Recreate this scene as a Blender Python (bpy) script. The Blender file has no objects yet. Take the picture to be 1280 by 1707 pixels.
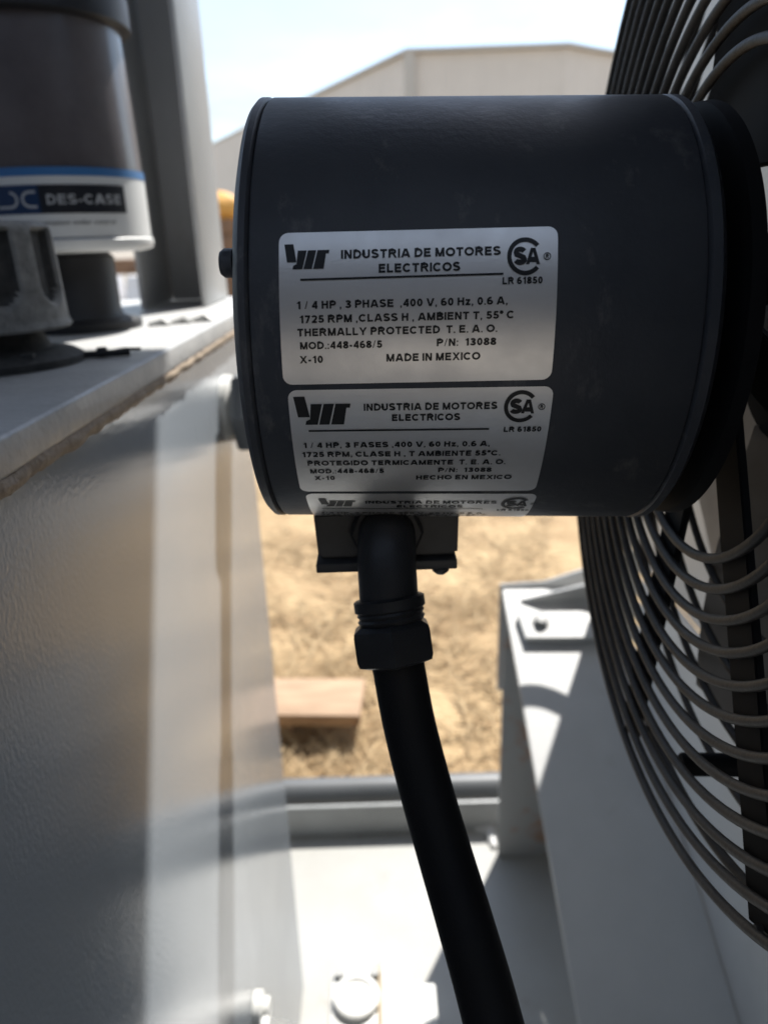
import bpy, bmesh, math, random
from mathutils import Vector, Matrix, noise as mnoise

scene = bpy.context.scene
COL = scene.collection
R = math.radians

# ------------------------------------------------------------------ camera
cam_data = bpy.data.cameras.new('camera')
cam = bpy.data.objects.new('camera', cam_data)
COL.objects.link(cam)
CAM = Vector((0.0, 0.0, 1.05))
rot = Matrix(((0.9994755, 0.0323840, 0.0),
              (-0.0112300, 0.3465937, -0.9379481),
              (-0.0303745, 0.9374562, 0.3467756)))
cam.matrix_world = Matrix.Translation(CAM) @ rot.to_4x4()
cam_data.sensor_fit = 'VERTICAL'
cam_data.sensor_height = 36.0
cam_data.lens = 36.0 * 1233.0 / 1707.0
cam_data.clip_start = 0.01
cam_data.clip_end = 2000.0
cam_data.dof.use_dof = True
cam_data.dof.focus_distance = 0.222
cam_data.dof.aperture_fstop = 10.5
scene.camera = cam

# ------------------------------------------------------------------ light
SUN_AZ, SUN_EL = R(28.0), R(58.4)
SUN = Vector((math.cos(SUN_EL) * math.sin(SUN_AZ), math.cos(SUN_EL) * math.cos(SUN_AZ), math.sin(SUN_EL)))
world = bpy.data.worlds.new('World')
scene.world = world
world.use_nodes = True
wn, wl = world.node_tree.nodes, world.node_tree.links
wn.clear()
out = wn.new('ShaderNodeOutputWorld')
bg = wn.new('ShaderNodeBackground')
sky = wn.new('ShaderNodeTexSky')
sky.sky_type = 'NISHITA'
sky.sun_disc = False
sky.sun_elevation = SUN_EL
sky.sun_rotation = SUN_AZ
sky.air_density = 1.0
sky.dust_density = 0.6
tc = wn.new('ShaderNodeTexCoord')
mp = wn.new('ShaderNodeMapping')
mp.inputs['Scale'].default_value = (1.6, 1.6, 4.5)
nz = wn.new('ShaderNodeTexNoise')
nz.inputs['Scale'].default_value = 2.3
nz.inputs['Detail'].default_value = 7
nz.inputs['Roughness'].default_value = 0.55
rp = wn.new('ShaderNodeValToRGB')
rp.color_ramp.elements[0].position = 0.38
rp.color_ramp.elements[1].position = 0.66
mixc = wn.new('ShaderNodeMix')
mixc.data_type = 'RGBA'
mixc.inputs[7].default_value = (3.0, 3.2, 3.3, 1)
wl.new(tc.outputs['Generated'], mp.inputs['Vector'])
wl.new(mp.outputs['Vector'], nz.inputs['Vector'])
wl.new(nz.outputs['Fac'], rp.inputs['Fac'])
wl.new(rp.outputs['Color'], mixc.inputs[0])
wl.new(sky.outputs['Color'], mixc.inputs[6])
wl.new(mixc.outputs[2], bg.inputs['Color'])
bg.inputs['Strength'].default_value = 0.10
wl.new(bg.outputs['Background'], out.inputs['Surface'])

sun_data = bpy.data.lights.new('sun', 'SUN')
sun_data.energy = 3.4
sun_data.angle = R(0.53)
sun_data.color = (1.0, 0.97, 0.92)
sun_obj = bpy.data.objects.new('sun', sun_data)
COL.objects.link(sun_obj)
sun_obj.rotation_euler = SUN.to_track_quat('Z', 'Y').to_euler()

scene.view_settings.view_transform = 'Standard'
scene.view_settings.look = 'None'
scene.view_settings.exposure = 1.5
scene.view_settings.gamma = 1.0
scene.view_settings.use_curve_mapping = False

# ------------------------------------------------------------------ materials
MATS = {}


def mat(name, color, rough=0.5, metal=0.0, var=0.0, var_scale=8.0, color2=None, bump=0.0, bump_scale=300.0,
        fine=0.0, fine_scale=1500.0, spec=0.5, coat=0.0, stretch=None, rough_var=0.0, dust=None, dust_amt=0.0, ramp=(0.35, 0.7)):
    """Procedural Principled material. color2 mixes in by noise; bump/fine are noise reliefs (metres);
    dust = colour settling on upward faces."""
    m = bpy.data.materials.new(name)
    m.use_nodes = True
    n, l = m.node_tree.nodes, m.node_tree.links
    p = n['Principled BSDF']
    p.inputs['Roughness'].default_value = rough
    p.inputs['Metallic'].default_value = metal
    p.inputs['Specular IOR Level'].default_value = spec
    p.inputs['Coat Weight'].default_value = coat
    p.inputs['Coat Roughness'].default_value = 0.12
    t = n.new('ShaderNodeTexCoord')
    vec = t.outputs['Object']
    if stretch:
        mpn = n.new('ShaderNodeMapping')
        mpn.inputs['Scale'].default_value = stretch
        l.new(vec, mpn.inputs['Vector'])
        vec = mpn.outputs['Vector']
    c2 = color2 if color2 else tuple(max(0.0, c * (1.0 - var)) for c in color)
    a = n.new('ShaderNodeTexNoise')
    a.inputs['Scale'].default_value = var_scale
    a.inputs['Detail'].default_value = 8
    a.inputs['Roughness'].default_value = 0.62
    l.new(vec, a.inputs['Vector'])
    r_ = n.new('ShaderNodeValToRGB')
    r_.color_ramp.elements[0].position = ramp[0]
    r_.color_ramp.elements[1].position = ramp[1]
    r_.color_ramp.elements[0].color = (*color, 1)
    r_.color_ramp.elements[1].color = (*c2, 1)
    l.new(a.outputs['Fac'], r_.inputs['Fac'])
    colsock = r_.outputs['Color']
    if dust:
        g = n.new('ShaderNodeNewGeometry')
        sx = n.new('ShaderNodeSeparateXYZ')
        l.new(g.outputs['Normal'], sx.inputs['Vector'])
        dn = n.new('ShaderNodeTexNoise')
        dn.inputs['Scale'].default_value = 90
        dn.inputs['Detail'].default_value = 6
        l.new(t.outputs['Object'], dn.inputs['Vector'])
        mr = n.new('ShaderNodeMapRange')
        mr.inputs['From Min'].default_value = 0.45
        mr.inputs['From Max'].default_value = 1.05
        l.new(sx.outputs['Z'], mr.inputs['Value'])
        mu = n.new('ShaderNodeMath')
        mu.operation = 'MULTIPLY'
        l.new(mr.outputs['Result'], mu.inputs[0])
        l.new(dn.outputs['Fac'], mu.inputs[1])
        mu2 = n.new('ShaderNodeMath')
        mu2.operation = 'MULTIPLY'
        l.new(mu.outputs[0], mu2.inputs[0])
        mu2.inputs[1].default_value = dust_amt
        mx = n.new('ShaderNodeMix')
        mx.data_type = 'RGBA'
        l.new(mu2.outputs[0], mx.inputs[0])
        l.new(colsock, mx.inputs[6])
        mx.inputs[7].default_value = (*dust, 1)
        colsock = mx.outputs[2]
    l.new(colsock, p.inputs['Base Color'])
    if rough_var:
        mr2 = n.new('ShaderNodeMapRange')
        mr2.inputs['From Min'].default_value = 0.3
        mr2.inputs['From Max'].default_value = 0.7
        mr2.inputs['To Min'].default_value = max(0.02, rough - rough_var)
        mr2.inputs['To Max'].default_value = min(1.0, rough + rough_var)
        l.new(a.outputs['Fac'], mr2.inputs['Value'])
        l.new(mr2.outputs['Result'], p.inputs['Roughness'])
    last = None
    for amt, sc in ((bump, bump_scale), (fine, fine_scale)):
        if amt:
            b = n.new('ShaderNodeTexNoise')
            b.inputs['Scale'].default_value = sc
            b.inputs['Detail'].default_value = 3
            l.new(vec, b.inputs['Vector'])
            bp = n.new('ShaderNodeBump')
            bp.inputs['Distance'].default_value = amt
            bp.inputs['Strength'].default_value = 1.0
            l.new(b.outputs['Fac'], bp.inputs['Height'])
            if last:
                l.new(last, bp.inputs['Normal'])
            last = bp.outputs['Normal']
    if last:
        l.new(last, p.inputs['Normal'])
    MATS[name] = m
    return m


GREY = (0.450, 0.450, 0.442)
mat('tank_paint', (0.265, 0.292, 0.320), rough=0.15, var=0.10, var_scale=5, stretch=(1, 1, 0.6), bump=0.00021, bump_scale=460, fine=0.00003, fine_scale=1300, coat=0.0, rough_var=0.06)
mat('grey_paint', GREY, rough=0.38, var=0.14, var_scale=7, bump=0.0003, bump_scale=160, rough_var=0.08)
mat('rail_paint', (0.27, 0.275, 0.27), rough=0.4, var=0.2, var_scale=12, bump=0.0003, bump_scale=160)
mat('tube_paint', (0.085, 0.09, 0.094), rough=0.45, var=0.2, var_scale=12)
mat('plate_paint', GREY, rough=0.45, var=0.25, var_scale=22, bump=0.0005, bump_scale=190, rough_var=0.1)
mat('floor_paint', (0.315, 0.315, 0.30), rough=0.5, color2=(0.285, 0.275, 0.25), var_scale=6, bump=0.0003, bump_scale=120)
mat('rust_paint', (0.30, 0.305, 0.305), rough=0.6, color2=(0.30, 0.14, 0.06), var_scale=18, bump=0.0004, bump_scale=200, ramp=(0.55, 0.72))
mat('weld_bead', (0.42, 0.33, 0.24), rough=0.8, color2=(0.30, 0.23, 0.17), var_scale=160, bump=0.0012, bump_scale=260)
mat('motor_paint', (0.056, 0.062, 0.074), rough=0.46, spec=0.3, color2=(0.072, 0.078, 0.090), var_scale=40, bump=0.00011, bump_scale=420,
    fine=0.00005, fine_scale=1600, rough_var=0.06)
def add_scuffs(name, color, scale=34, lo=0.66, hi=0.72, stretch=(1, 1, 0.35), amt=0.5):
    """Sparse rubbed spots and scratches of another colour over a material's base colour."""
    m = MATS[name]
    n, l = m.node_tree.nodes, m.node_tree.links
    p = n['Principled BSDF']
    src = p.inputs['Base Color'].links[0].from_socket
    t = n.new('ShaderNodeTexCoord')
    mp_ = n.new('ShaderNodeMapping')
    mp_.inputs['Scale'].default_value = stretch
    l.new(t.outputs['Object'], mp_.inputs['Vector'])
    a_ = n.new('ShaderNodeTexNoise')
    a_.inputs['Scale'].default_value = scale
    a_.inputs['Detail'].default_value = 10
    a_.inputs['Roughness'].default_value = 0.72
    l.new(mp_.outputs['Vector'], a_.inputs['Vector'])
    mr = n.new('ShaderNodeMapRange')
    mr.inputs['From Min'].default_value = lo
    mr.inputs['From Max'].default_value = hi
    mr.inputs['To Max'].default_value = amt
    l.new(a_.outputs['Fac'], mr.inputs['Value'])
    mx = n.new('ShaderNodeMix')
    mx.data_type = 'RGBA'
    l.new(mr.outputs['Result'], mx.inputs[0])
    l.new(src, mx.inputs[6])
    mx.inputs[7].default_value = (*color, 1)
    l.new(mx.outputs[2], p.inputs['Base Color'])


add_scuffs('motor_paint', (0.21, 0.21, 0.21), 52, 0.565, 0.70, (1, 1, 0.35), 0.6)
add_scuffs('grey_paint', (0.24, 0.20, 0.15), 14, 0.60, 0.78, (1, 1, 0.5), 0.45)
add_scuffs('floor_paint', (0.16, 0.12, 0.08), 9, 0.58, 0.75, (1, 1, 1), 0.4)
mat('foil_label', (0.86, 0.855, 0.85), rough=0.36, metal=0.6, color2=(0.78, 0.77, 0.76), var_scale=60, rough_var=0.05, fine=0.00003, fine_scale=900)
mat('ink', (0.006, 0.007, 0.009), rough=0.45)
mat('box_steel', (0.05, 0.052, 0.055), rough=0.5, var=0.3, var_scale=60, bump=0.0001, bump_scale=400)
mat('fitting_plastic', (0.028, 0.029, 0.032), rough=0.42, spec=0.35, var=0.3, var_scale=120, bump=0.0001, bump_scale=900)
mat('hose_rubber', (0.0045, 0.005, 0.007), rough=0.65, spec=0.3, var=0.2, var_scale=120, bump=0.00012, bump_scale=700)
mat('guard_wire', (0.030, 0.029, 0.029), rough=0.55, spec=0.3, color2=(0.060, 0.055, 0.050), var_scale=70, bump=0.0002, bump_scale=500,
    dust=(0.20, 0.17, 0.14), dust_amt=0.25)
mat('black_strap', (0.007, 0.0075, 0.009), rough=0.75, spec=0.2, var=0.3, var_scale=50)
mat('blade', (0.36, 0.33, 0.30), rough=0.5, color2=(0.26, 0.23, 0.20), var_scale=25, bump=0.0002, bump_scale=200)
mat('core_fins', (0.02, 0.02, 0.022), rough=0.6)
mat('breather_body', (0.085, 0.070, 0.072), rough=0.35, color2=(0.15, 0.13, 0.13), var_scale=14, coat=0.5)
mat('white_print', (0.72, 0.72, 0.70), rough=0.4, var=0.06, var_scale=30)
mat('blue_print', (0.045, 0.17, 0.40), rough=0.4)
mat('navy_print', (0.010, 0.035, 0.10), rough=0.4)
mat('black_print', (0.010, 0.012, 0.018), rough=0.4)
mat('grey_print', (0.45, 0.46, 0.47), rough=0.5)
mat('black_plastic', (0.015, 0.015, 0.017), rough=0.5, var=0.3, var_scale=60)
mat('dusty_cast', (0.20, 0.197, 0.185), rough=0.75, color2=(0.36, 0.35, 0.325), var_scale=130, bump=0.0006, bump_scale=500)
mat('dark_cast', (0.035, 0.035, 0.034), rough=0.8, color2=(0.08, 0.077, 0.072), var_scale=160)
mat('slate_paint', (0.14, 0.15, 0.16), rough=0.5, var=0.2, var_scale=10)
mat('bolt_zinc', (0.30, 0.30, 0.29), rough=0.45, metal=0.0, var=0.3, var_scale=90)
mat('white_paint', (0.62, 0.62, 0.60), rough=0.45, color2=(0.50, 0.49, 0.46), var_scale=30)
mat('tan_gasket', (0.42, 0.34, 0.23), rough=0.7, var=0.2, var_scale=40)
mat('timber', (0.37, 0.25, 0.155), rough=0.75, color2=(0.23, 0.14, 0.08), var_scale=9, stretch=(1, 9, 9), bump=0.002, bump_scale=25)
mat('straw_ground', (0.40, 0.288, 0.158), rough=0.95, color2=(0.25, 0.163, 0.082), var_scale=5, bump=0.02, bump_scale=30)
mat('dry_dirt', (0.28, 0.245, 0.20), rough=0.95, color2=(0.20, 0.17, 0.135), var_scale=1.5, bump=0.02, bump_scale=20)
mat('straw', (0.53, 0.40, 0.235), rough=0.8, color2=(0.31, 0.205, 0.105), var_scale=14)
mat('cladding', (0.66, 0.58, 0.50), rough=0.6, var=0.08, var_scale=0.6)
mat('cladding_trim', (0.50, 0.45, 0.39), rough=0.6, var=0.08, var_scale=0.6)
mat('blocker_sheet', (0.035, 0.04, 0.05), rough=0.7, var=0.2, var_scale=2)
mat('crate_wood', (0.24, 0.13, 0.07), rough=0.8, var=0.4, var_scale=6)
mat('orange_tarp', (0.75, 0.36, 0.06), rough=0.6, var=0.3, var_scale=4, bump=0.02, bump_scale=8)
mat('bag_white', (0.72, 0.72, 0.74), rough=0.6, var=0.2, var_scale=5, bump=0.03, bump_scale=6)

# ------------------------------------------------------------------ helpers
OFF = {}


def props(o, label=None, cat=None, group=None, kind=None):
    if label: o['label'] = label
    if cat: o['category'] = cat
    if group: o['group'] = group
    if kind: o['kind'] = kind
    return o


def thing(name, label, cat, loc, group=None):
    o = bpy.data.objects.new(name, None)
    o.empty_display_size = 0.05
    COL.objects.link(o)
    o.location = loc
    OFF[o] = Vector(loc)
    return props(o, label, cat, group)


def obj(name, bm, material, parent=None, origin=None, smooth=40, kind=None, recalc=True):
    """Link a bmesh (world coordinates) as one mesh object, its vertices made local to the thing."""
    off = OFF[parent] if parent is not None else Vector(origin or (0, 0, 0))
    if recalc:
        bmesh.ops.recalc_face_normals(bm, faces=bm.faces)
    bmesh.ops.translate(bm, verts=bm.verts, vec=-off)
    me = bpy.data.meshes.new(name)
    bm.to_mesh(me)
    bm.free()
    mats = material if isinstance(material, (list, tuple)) else [material]
    for k in mats:
        me.materials.append(MATS[k])
    if smooth:
        for p in me.polygons:
            p.use_smooth = True
        me.set_sharp_from_angle(angle=R(smooth))
    o = bpy.data.objects.new(name, me)
    COL.objects.link(o)
    if parent is not None:
        o.parent = parent
    else:
        o.location = off
    OFF[o] = off
    if kind:
        o['kind'] = kind
    return o


def B():
    return bmesh.new()


def box(bm, x0, x1, y0, y1, z0, z1, bev=0.0, seg=2, m=None):
    v = [bm.verts.new((x, y, z)) for x in (x0, x1) for y in (y0, y1) for z in (z0, z1)]
    fs = [bm.faces.new([v[i] for i in q]) for q in
          ((0, 1, 3, 2), (4, 6, 7, 5), (0, 4, 5, 1), (2, 3, 7, 6), (0, 2, 6, 4), (1, 5, 7, 3))]
    if m is not None:
        bmesh.ops.transform(bm, matrix=m, verts=v)
    if bev:
        es = list({e for f in fs for e in f.edges})
        bmesh.ops.bevel(bm, geom=es, offset=bev, segments=seg, affect='EDGES', profile=0.5)
    return bm


def frame(axis):
    a = Vector(axis).normalized()
    ref = Vector((0, 0, 1)) if abs(a.z) < 0.9 else Vector((1, 0, 0))
    u = a.cross(ref).normalized()
    return a, u, u.cross(a).normalized()


def lathe(bm, prof, o, axis, n=64, uv=None, cap0=True, cap1=True, mod=None):
    """prof: [(radius, distance along axis)]"""
    a, u, v = uv if uv else frame(axis)
    o = Vector(o)
    rings = []
    for r, s in prof:
        ring = []
        for i in range(n):
            t = 2 * math.pi * i / n
            rr = r * (mod(t, s) if mod else 1.0)
            ring.append(bm.verts.new(o + a * s + u * (rr * math.cos(t)) + v * (rr * math.sin(t))))
        rings.append(ring)
    for p, q in zip(rings, rings[1:]):
        for i in range(n):
            bm.faces.new((p[i], p[(i + 1) % n], q[(i + 1) % n], q[i]))
    if cap0: bm.faces.new(rings[0][::-1])
    if cap1: bm.faces.new(rings[-1])
    return bm


def smooth_path(pts, n=8):
    P = [Vector(p) for p in pts]
    res = []
    for i in range(len(P) - 1):
        p0, p1, p2, p3 = P[max(i - 1, 0)], P[i], P[i + 1], P[min(i + 2, len(P) - 1)]
        for k in range(n):
            t = k / n
            res.append(0.5 * ((2 * p1) + (p2 - p0) * t + (2 * p0 - 5 * p1 + 4 * p2 - p3) * t * t
                              + (3 * p1 - p0 - 3 * p2 + p3) * t ** 3))
    res.append(P[-1])
    return res


def tube(bm, pts, rad, n=12, closed=False, jitter=0.0):
    P = [Vector(p) for p in pts]
    k = len(P)
    rad = rad if isinstance(rad, (list, tuple)) else [rad] * k
    tang = []
    for i in range(k):
        if closed:
            d = P[(i + 1) % k] - P[i - 1]
        else:
            d = P[min(i + 1, k - 1)] - P[max(i - 1, 0)]
        tang.append(d.normalized())
    _, u, v = frame(tang[0])
    rings = []
    for i in range(k):
        if i:
            q = tang[i - 1].rotation_difference(tang[i])
            u = q @ u
        u = (u - tang[i] * u.dot(tang[i])).normalized()
        v = tang[i].cross(u)
        ring = []
        for j in range(n):
            t = 2 * math.pi * j / n
            r = rad[i]
            if jitter:
                r *= 1 + jitter * mnoise.noise((P[i] + u * math.cos(t) * r) * 180)
            ring.append(bm.verts.new(P[i] + u * (r * math.cos(t)) + v * (r * math.sin(t))))
        rings.append(ring)
    pairs = list(zip(rings, rings[1:])) + ([(rings[-1], rings[0])] if closed else [])
    for p, q in pairs:
        for j in range(n):
            bm.faces.new((p[j], p[(j + 1) % n], q[(j + 1) % n], q[j]))
    if not closed:
        bm.faces.new(rings[0][::-1])
        bm.faces.new(rings[-1])
    return bm


def prism(bm, poly, vec, bev=0.0):
    a = [bm.verts.new(p) for p in poly]
    b = [bm.verts.new(Vector(p) + Vector(vec)) for p in poly]
    n = len(a)
    fs = [bm.faces.new(a[::-1]), bm.faces.new(b)]
    for i in range(n):
        fs.append(bm.faces.new((a[i], a[(i + 1) % n], b[(i + 1) % n], b[i])))
    if bev:
        es = list({e for f in fs for e in f.edges})
        bmesh.ops.bevel(bm, geom=es, offset=bev, segments=2, affect='EDGES')
    return bm


def hexhead(bm, o, axis, r, h, bev=0.0008):
    return lathe(bm, [(r * 0.93, 0), (r, bev), (r, h - bev * 1.6), (r * 0.9, h)], o, axis, n=6)


SW = 0.235            # stroke width of the bold lettering, relative to cap height


def _font():
    w = SW
    a = w / 2
    t = 1 - a

    def arc(cx, cy, rx, ry, a0, a1, n=14):
        return [(cx + rx * math.cos(R(a0 + (a1 - a0) * k / n)), cy + ry * math.sin(R(a0 + (a1 - a0) * k / n))) for k in range(n + 1)]

    def dg(x0, y0, x1, y1, hw=w * 1.06):
        return ('p', [(x0 - hw / 2, y0), (x0 + hw / 2, y0), (x1 + hw / 2, y1), (x1 - hw / 2, y1)])
    S = lambda *p: ('s', list(p))
    G = {}
    G['A'] = (0.96, [dg(0.09, 0, 0.44, 1), dg(0.87, 0, 0.52, 1), S((0.24, 0.29), (0.72, 0.29))])
    G['B'] = (0.84, [S((a, 0), (a, 1)), ('s', [(a, t), (0.5, t)] + arc(0.5, 0.755, 0.2, t - 0.755, 90, -90) + [(a, 0.51)]),
                     ('s', [(a, 0.51), (0.53, 0.51)] + arc(0.53, 0.297, 0.225, 0.297 - a, 90, -90) + [(a, a)])])
    G['C'] = (0.90, [('s', arc(0.47, 0.5, 0.385, 0.5 - a, 42, 318, 22))])
    G['D'] = (0.86, [('s', [(a, 0), (a, t), (0.38, t)] + arc(0.38, 0.5, 0.39, 0.5 - a, 90, -90, 18) + [(0, a)])])
    G['E'] = (0.76, [S((a, 0), (a, 1)), S((a, t), (0.74, t)), S((a, 0.52), (0.69, 0.52)), S((a, a), (0.76, a))])
    G['F'] = (0.70, [S((a, 0), (a, 1)), S((a, t), (0.70, t)), S((a, 0.50), (0.62, 0.50))])
    G['G'] = (0.97, [('s', arc(0.48, 0.5, 0.395, 0.5 - a, 42, 350, 24)), S((0.50, 0.44), (0.90, 0.44)), S((0.875, 0.10), (0.875, 0.5))])
    G['H'] = (0.82, [S((a, 0), (a, 1)), S((0.82 - a, 0), (0.82 - a, 1)), S((a, 0.53), (0.82 - a, 0.53))])
    G['I'] = (0.18, [S((0.09, 0), (0.09, 1))])
    G['L'] = (0.70, [S((a, 0), (a, 1)), S((a, a), (0.70, a))])
    G['M'] = (1.00, [S((a, 0), (a, 1)), S((1 - a, 0), (1 - a, 1)), dg(0.50, 0, 0.13, 1), dg(0.50, 0, 0.87, 1)])
    G['N'] = (0.82, [S((a, 0), (a, 1)), S((0.82 - a, 0), (0.82 - a, 1)), dg(0.82 - a * 1.1, 0, a * 1.1, 1)])
    G['O'] = (0.98, [('s', arc(0.49, 0.5, 0.405, 0.5 - a, 0, 360, 30))])
    G['P'] = (0.78, [S((a, 0), (a, 1)), ('s', [(a, t), (0.46, t)] + arc(0.46, 0.68, 0.235, t - 0.68, 90, -90) + [(a, 0.443)])])
    G['R'] = (0.90, [S((a, 0), (a, 1)), ('s', [(a, t), (0.50, t)] + arc(0.50, 0.70, 0.235, t - 0.70, 90, -90) + [(a, 0.483)]), dg(0.79, 0, 0.50, 0.47)])
    G['S'] = (0.80, [('s', arc(0.40, 0.735, 0.29, 0.735 - 0.555 + 0.0, 20, 180, 10)[:-1] + [(0.11, 0.72), (0.16, 0.60), (0.40, 0.515), (0.63, 0.42), (0.70, 0.29)]
                      + arc(0.395, 0.275, 0.305, 0.275 - a, 0, -165, 12))])
    G['T'] = (0.76, [S((0.38, 0), (0.38, 1)), S((0, t), (0.76, t))])
    G['U'] = (0.82, [('s', [(a, 1), (a, 0.40)] + arc(0.41, 0.40, 0.41 - a, 0.40 - a, 180, 360, 16) + [(0.82 - a, 1)])])
    G['V'] = (0.92, [dg(0.43, 0, 0.09, 1), dg(0.49, 0, 0.83, 1)])
    G['X'] = (0.90, [dg(0.10, 0, 0.79, 1), dg(0.80, 0, 0.11, 1)])
    G['Y'] = (0.92, [S((0.46, 0), (0.46, 0.46)), dg(0.46, 0.40, 0.09, 1), dg(0.46, 0.40, 0.83, 1)])
    G['z'] = (0.60, [S((0, 0.66), (0.58, 0.66)), S((0, a), (0.60, a)), dg(0.11, 0.06, 0.48, 0.68)])
    G['0'] = (0.68, [('s', arc(0.34, 0.5, 0.34 - a, 0.5 - a, 0, 360, 26))])
    G['1'] = (0.50, [S((0.36, 0), (0.36, 1)), dg(0.10, 0.70, 0.34, 0.93)])
    G['2'] = (0.68, [('s', arc(0.34, 0.70, 0.25, 0.30 - a, 165, -20, 12) + [(0.47, 0.43), (0.16, 0.13)]), S((0.03, a), (0.67, a))])
    G['3'] = (0.68, [('s', arc(0.32, 0.735, 0.235, 0.265 - a, 160, -80, 12) + [(0.24, 0.53)]), ('s', [(0.24, 0.53)] + arc(0.32, 0.29, 0.265, 0.29 - a, 85, -165, 14))])
    G['4'] = (0.70, [S((0.53, 0), (0.53, 1)), S((0, 0.29), (0.70, 0.29)), dg(0.09, 0.29, 0.50, 1)])
    G['5'] = (0.68, [S((0.12, t), (0.62, t)), S((0.17, 0.46), (0.20, t)), ('s', [(0.12, 0.50)] + arc(0.33, 0.33, 0.26, 0.33 - a, 110, -160, 16))])
    G['6'] = (0.68, [('s', arc(0.34, 0.32, 0.255, 0.32 - a, 0, 360, 22)), ('s', arc(0.40, 0.5, 0.315, 0.5 - a, 70, 190, 12))])
    G['7'] = (0.68, [S((0.02, t), (0.66, t)), dg(0.22, 0, 0.56, 0.90)])
    G['8'] = (0.68, [('s', arc(0.34, 0.735, 0.22, 0.265 - a, 0, 360, 20)), ('s', arc(0.34, 0.285, 0.255, 0.285 - a, 0, 360, 22))])
    G['.'] = (0.20, [('p', [(0.01, 0), (0.19, 0), (0.19, 0.18), (0.01, 0.18)])])
    G[','] = (0.20, [('p', [(0.01, 0), (0.04, -0.17), (0.13, -0.14), (0.19, 0), (0.19, 0.18), (0.01, 0.18)])])
    G[':'] = (0.20, [('p', [(0.01, 0), (0.19, 0), (0.19, 0.18), (0.01, 0.18)]), ('p', [(0.01, 0.52), (0.19, 0.52), (0.19, 0.70), (0.01, 0.70)])])
    G['/'] = (0.40, [dg(0.05, 0, 0.34, 1, 0.11)])
    G['-'] = (0.38, [S((0.02, 0.36), (0.36, 0.36))])
    G['\u00b0'] = (0.34, [('s', arc(0.17, 0.83, 0.12, 0.12, 0, 360, 14))])
    return G


FONT = _font()


def band2d(pts, w):
    """Outline quads of a poly-line stroke with mitred joints."""
    n = len(pts)
    closed = (Vector(pts[0]) - Vector(pts[-1])).length < 1e-5
    L, Rr = [], []
    for i, p in enumerate(pts):
        q0 = pts[i - 1] if i else (pts[-2] if closed else None)
        q1 = pts[i + 1] if i < n - 1 else (pts[1] if closed else None)
        d0 = (Vector(p) - Vector(q0)).normalized() if q0 is not None else None
        d1 = (Vector(q1) - Vector(p)).normalized() if q1 is not None else None
        d0 = d0 or d1
        d1 = d1 or d0
        m = d0 + d1
        m = m.normalized() if m.length > 1e-4 else d1
        c = max(0.55, m.dot(d1))
        nx, ny = -m.y / c * w / 2, m.x / c * w / 2
        L.append((p[0] + nx, p[1] + ny))
        Rr.append((p[0] - nx, p[1] - ny))
    return [(L[i], Rr[i], Rr[i + 1], L[i + 1]) for i in range(n - 1)]


def put_text(bm, text, x, y, width, h, fn, shear=0.0, weight=1.0, gap=0.16):
    """Bold sans lettering from strokes: left baseline (x, y), total width, cap height, mapped by fn(x, y)."""
    adv, glyph_x = 0.0, []
    for ch in text:
        glyph_x.append(adv)
        adv += 0.34 if ch == ' ' else FONT[ch][0] + gap
    adv -= gap
    sx = width / adv
    for ch, gx in zip(text, glyph_x):
        if ch == ' ':
            continue
        for kind, pts in FONT[ch][1]:
            polys = [pts] if kind == 'p' else band2d(pts, SW * weight)
            for poly in polys:
                bm.faces.new([bm.verts.new(fn(x + (gx + a) * sx + shear * b * h, y + b * h)) for a, b in poly])


def font_text(bm, text, x, y, width, h, fn, shear=0.0):
    """A line of text in Blender's built-in font (small print)."""
    cu = bpy.data.curves.new('print', 'FONT')
    cu.body = text
    cu.resolution_u = 2
    ob = bpy.data.objects.new('print', cu)
    COL.objects.link(ob)
    bpy.context.view_layer.update()
    me = bpy.data.meshes.new_from_object(ob.evaluated_get(bpy.context.evaluated_depsgraph_get()))
    x0 = min(v.co.x for v in me.vertices)
    x1 = max(v.co.x for v in me.vertices)
    k = width / (x1 - x0)
    nv = [bm.verts.new(fn(x + (v.co.x - x0) * k + shear * v.co.y * h / 0.7, y + v.co.y * h / 0.7)) for v in me.vertices]
    for p in me.polygons:
        bm.faces.new([nv[i] for i in p.vertices])
    bpy.data.objects.remove(ob)
    bpy.data.curves.remove(cu)
    bpy.data.meshes.remove(me)


def flat_poly(bm, poly, fn, sub=1):
    bm.faces.new([bm.verts.new(fn(*p)) for p in poly])


def arc_band(bm, cx, cy, ro, ri, a0, a1, fn, n=40, sx=1.0):
    o, i_ = [], []
    for k in range(n + 1):
        t = R(a0 + (a1 - a0) * k / n)
        o.append(bm.verts.new(fn(cx + ro * sx * math.cos(t), cy + ro * math.sin(t))))
        i_.append(bm.verts.new(fn(cx + ri * sx * math.cos(t), cy + ri * math.sin(t))))
    for k in range(n):
        bm.faces.new((o[k], o[k + 1], i_[k + 1], i_[k]))


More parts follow.
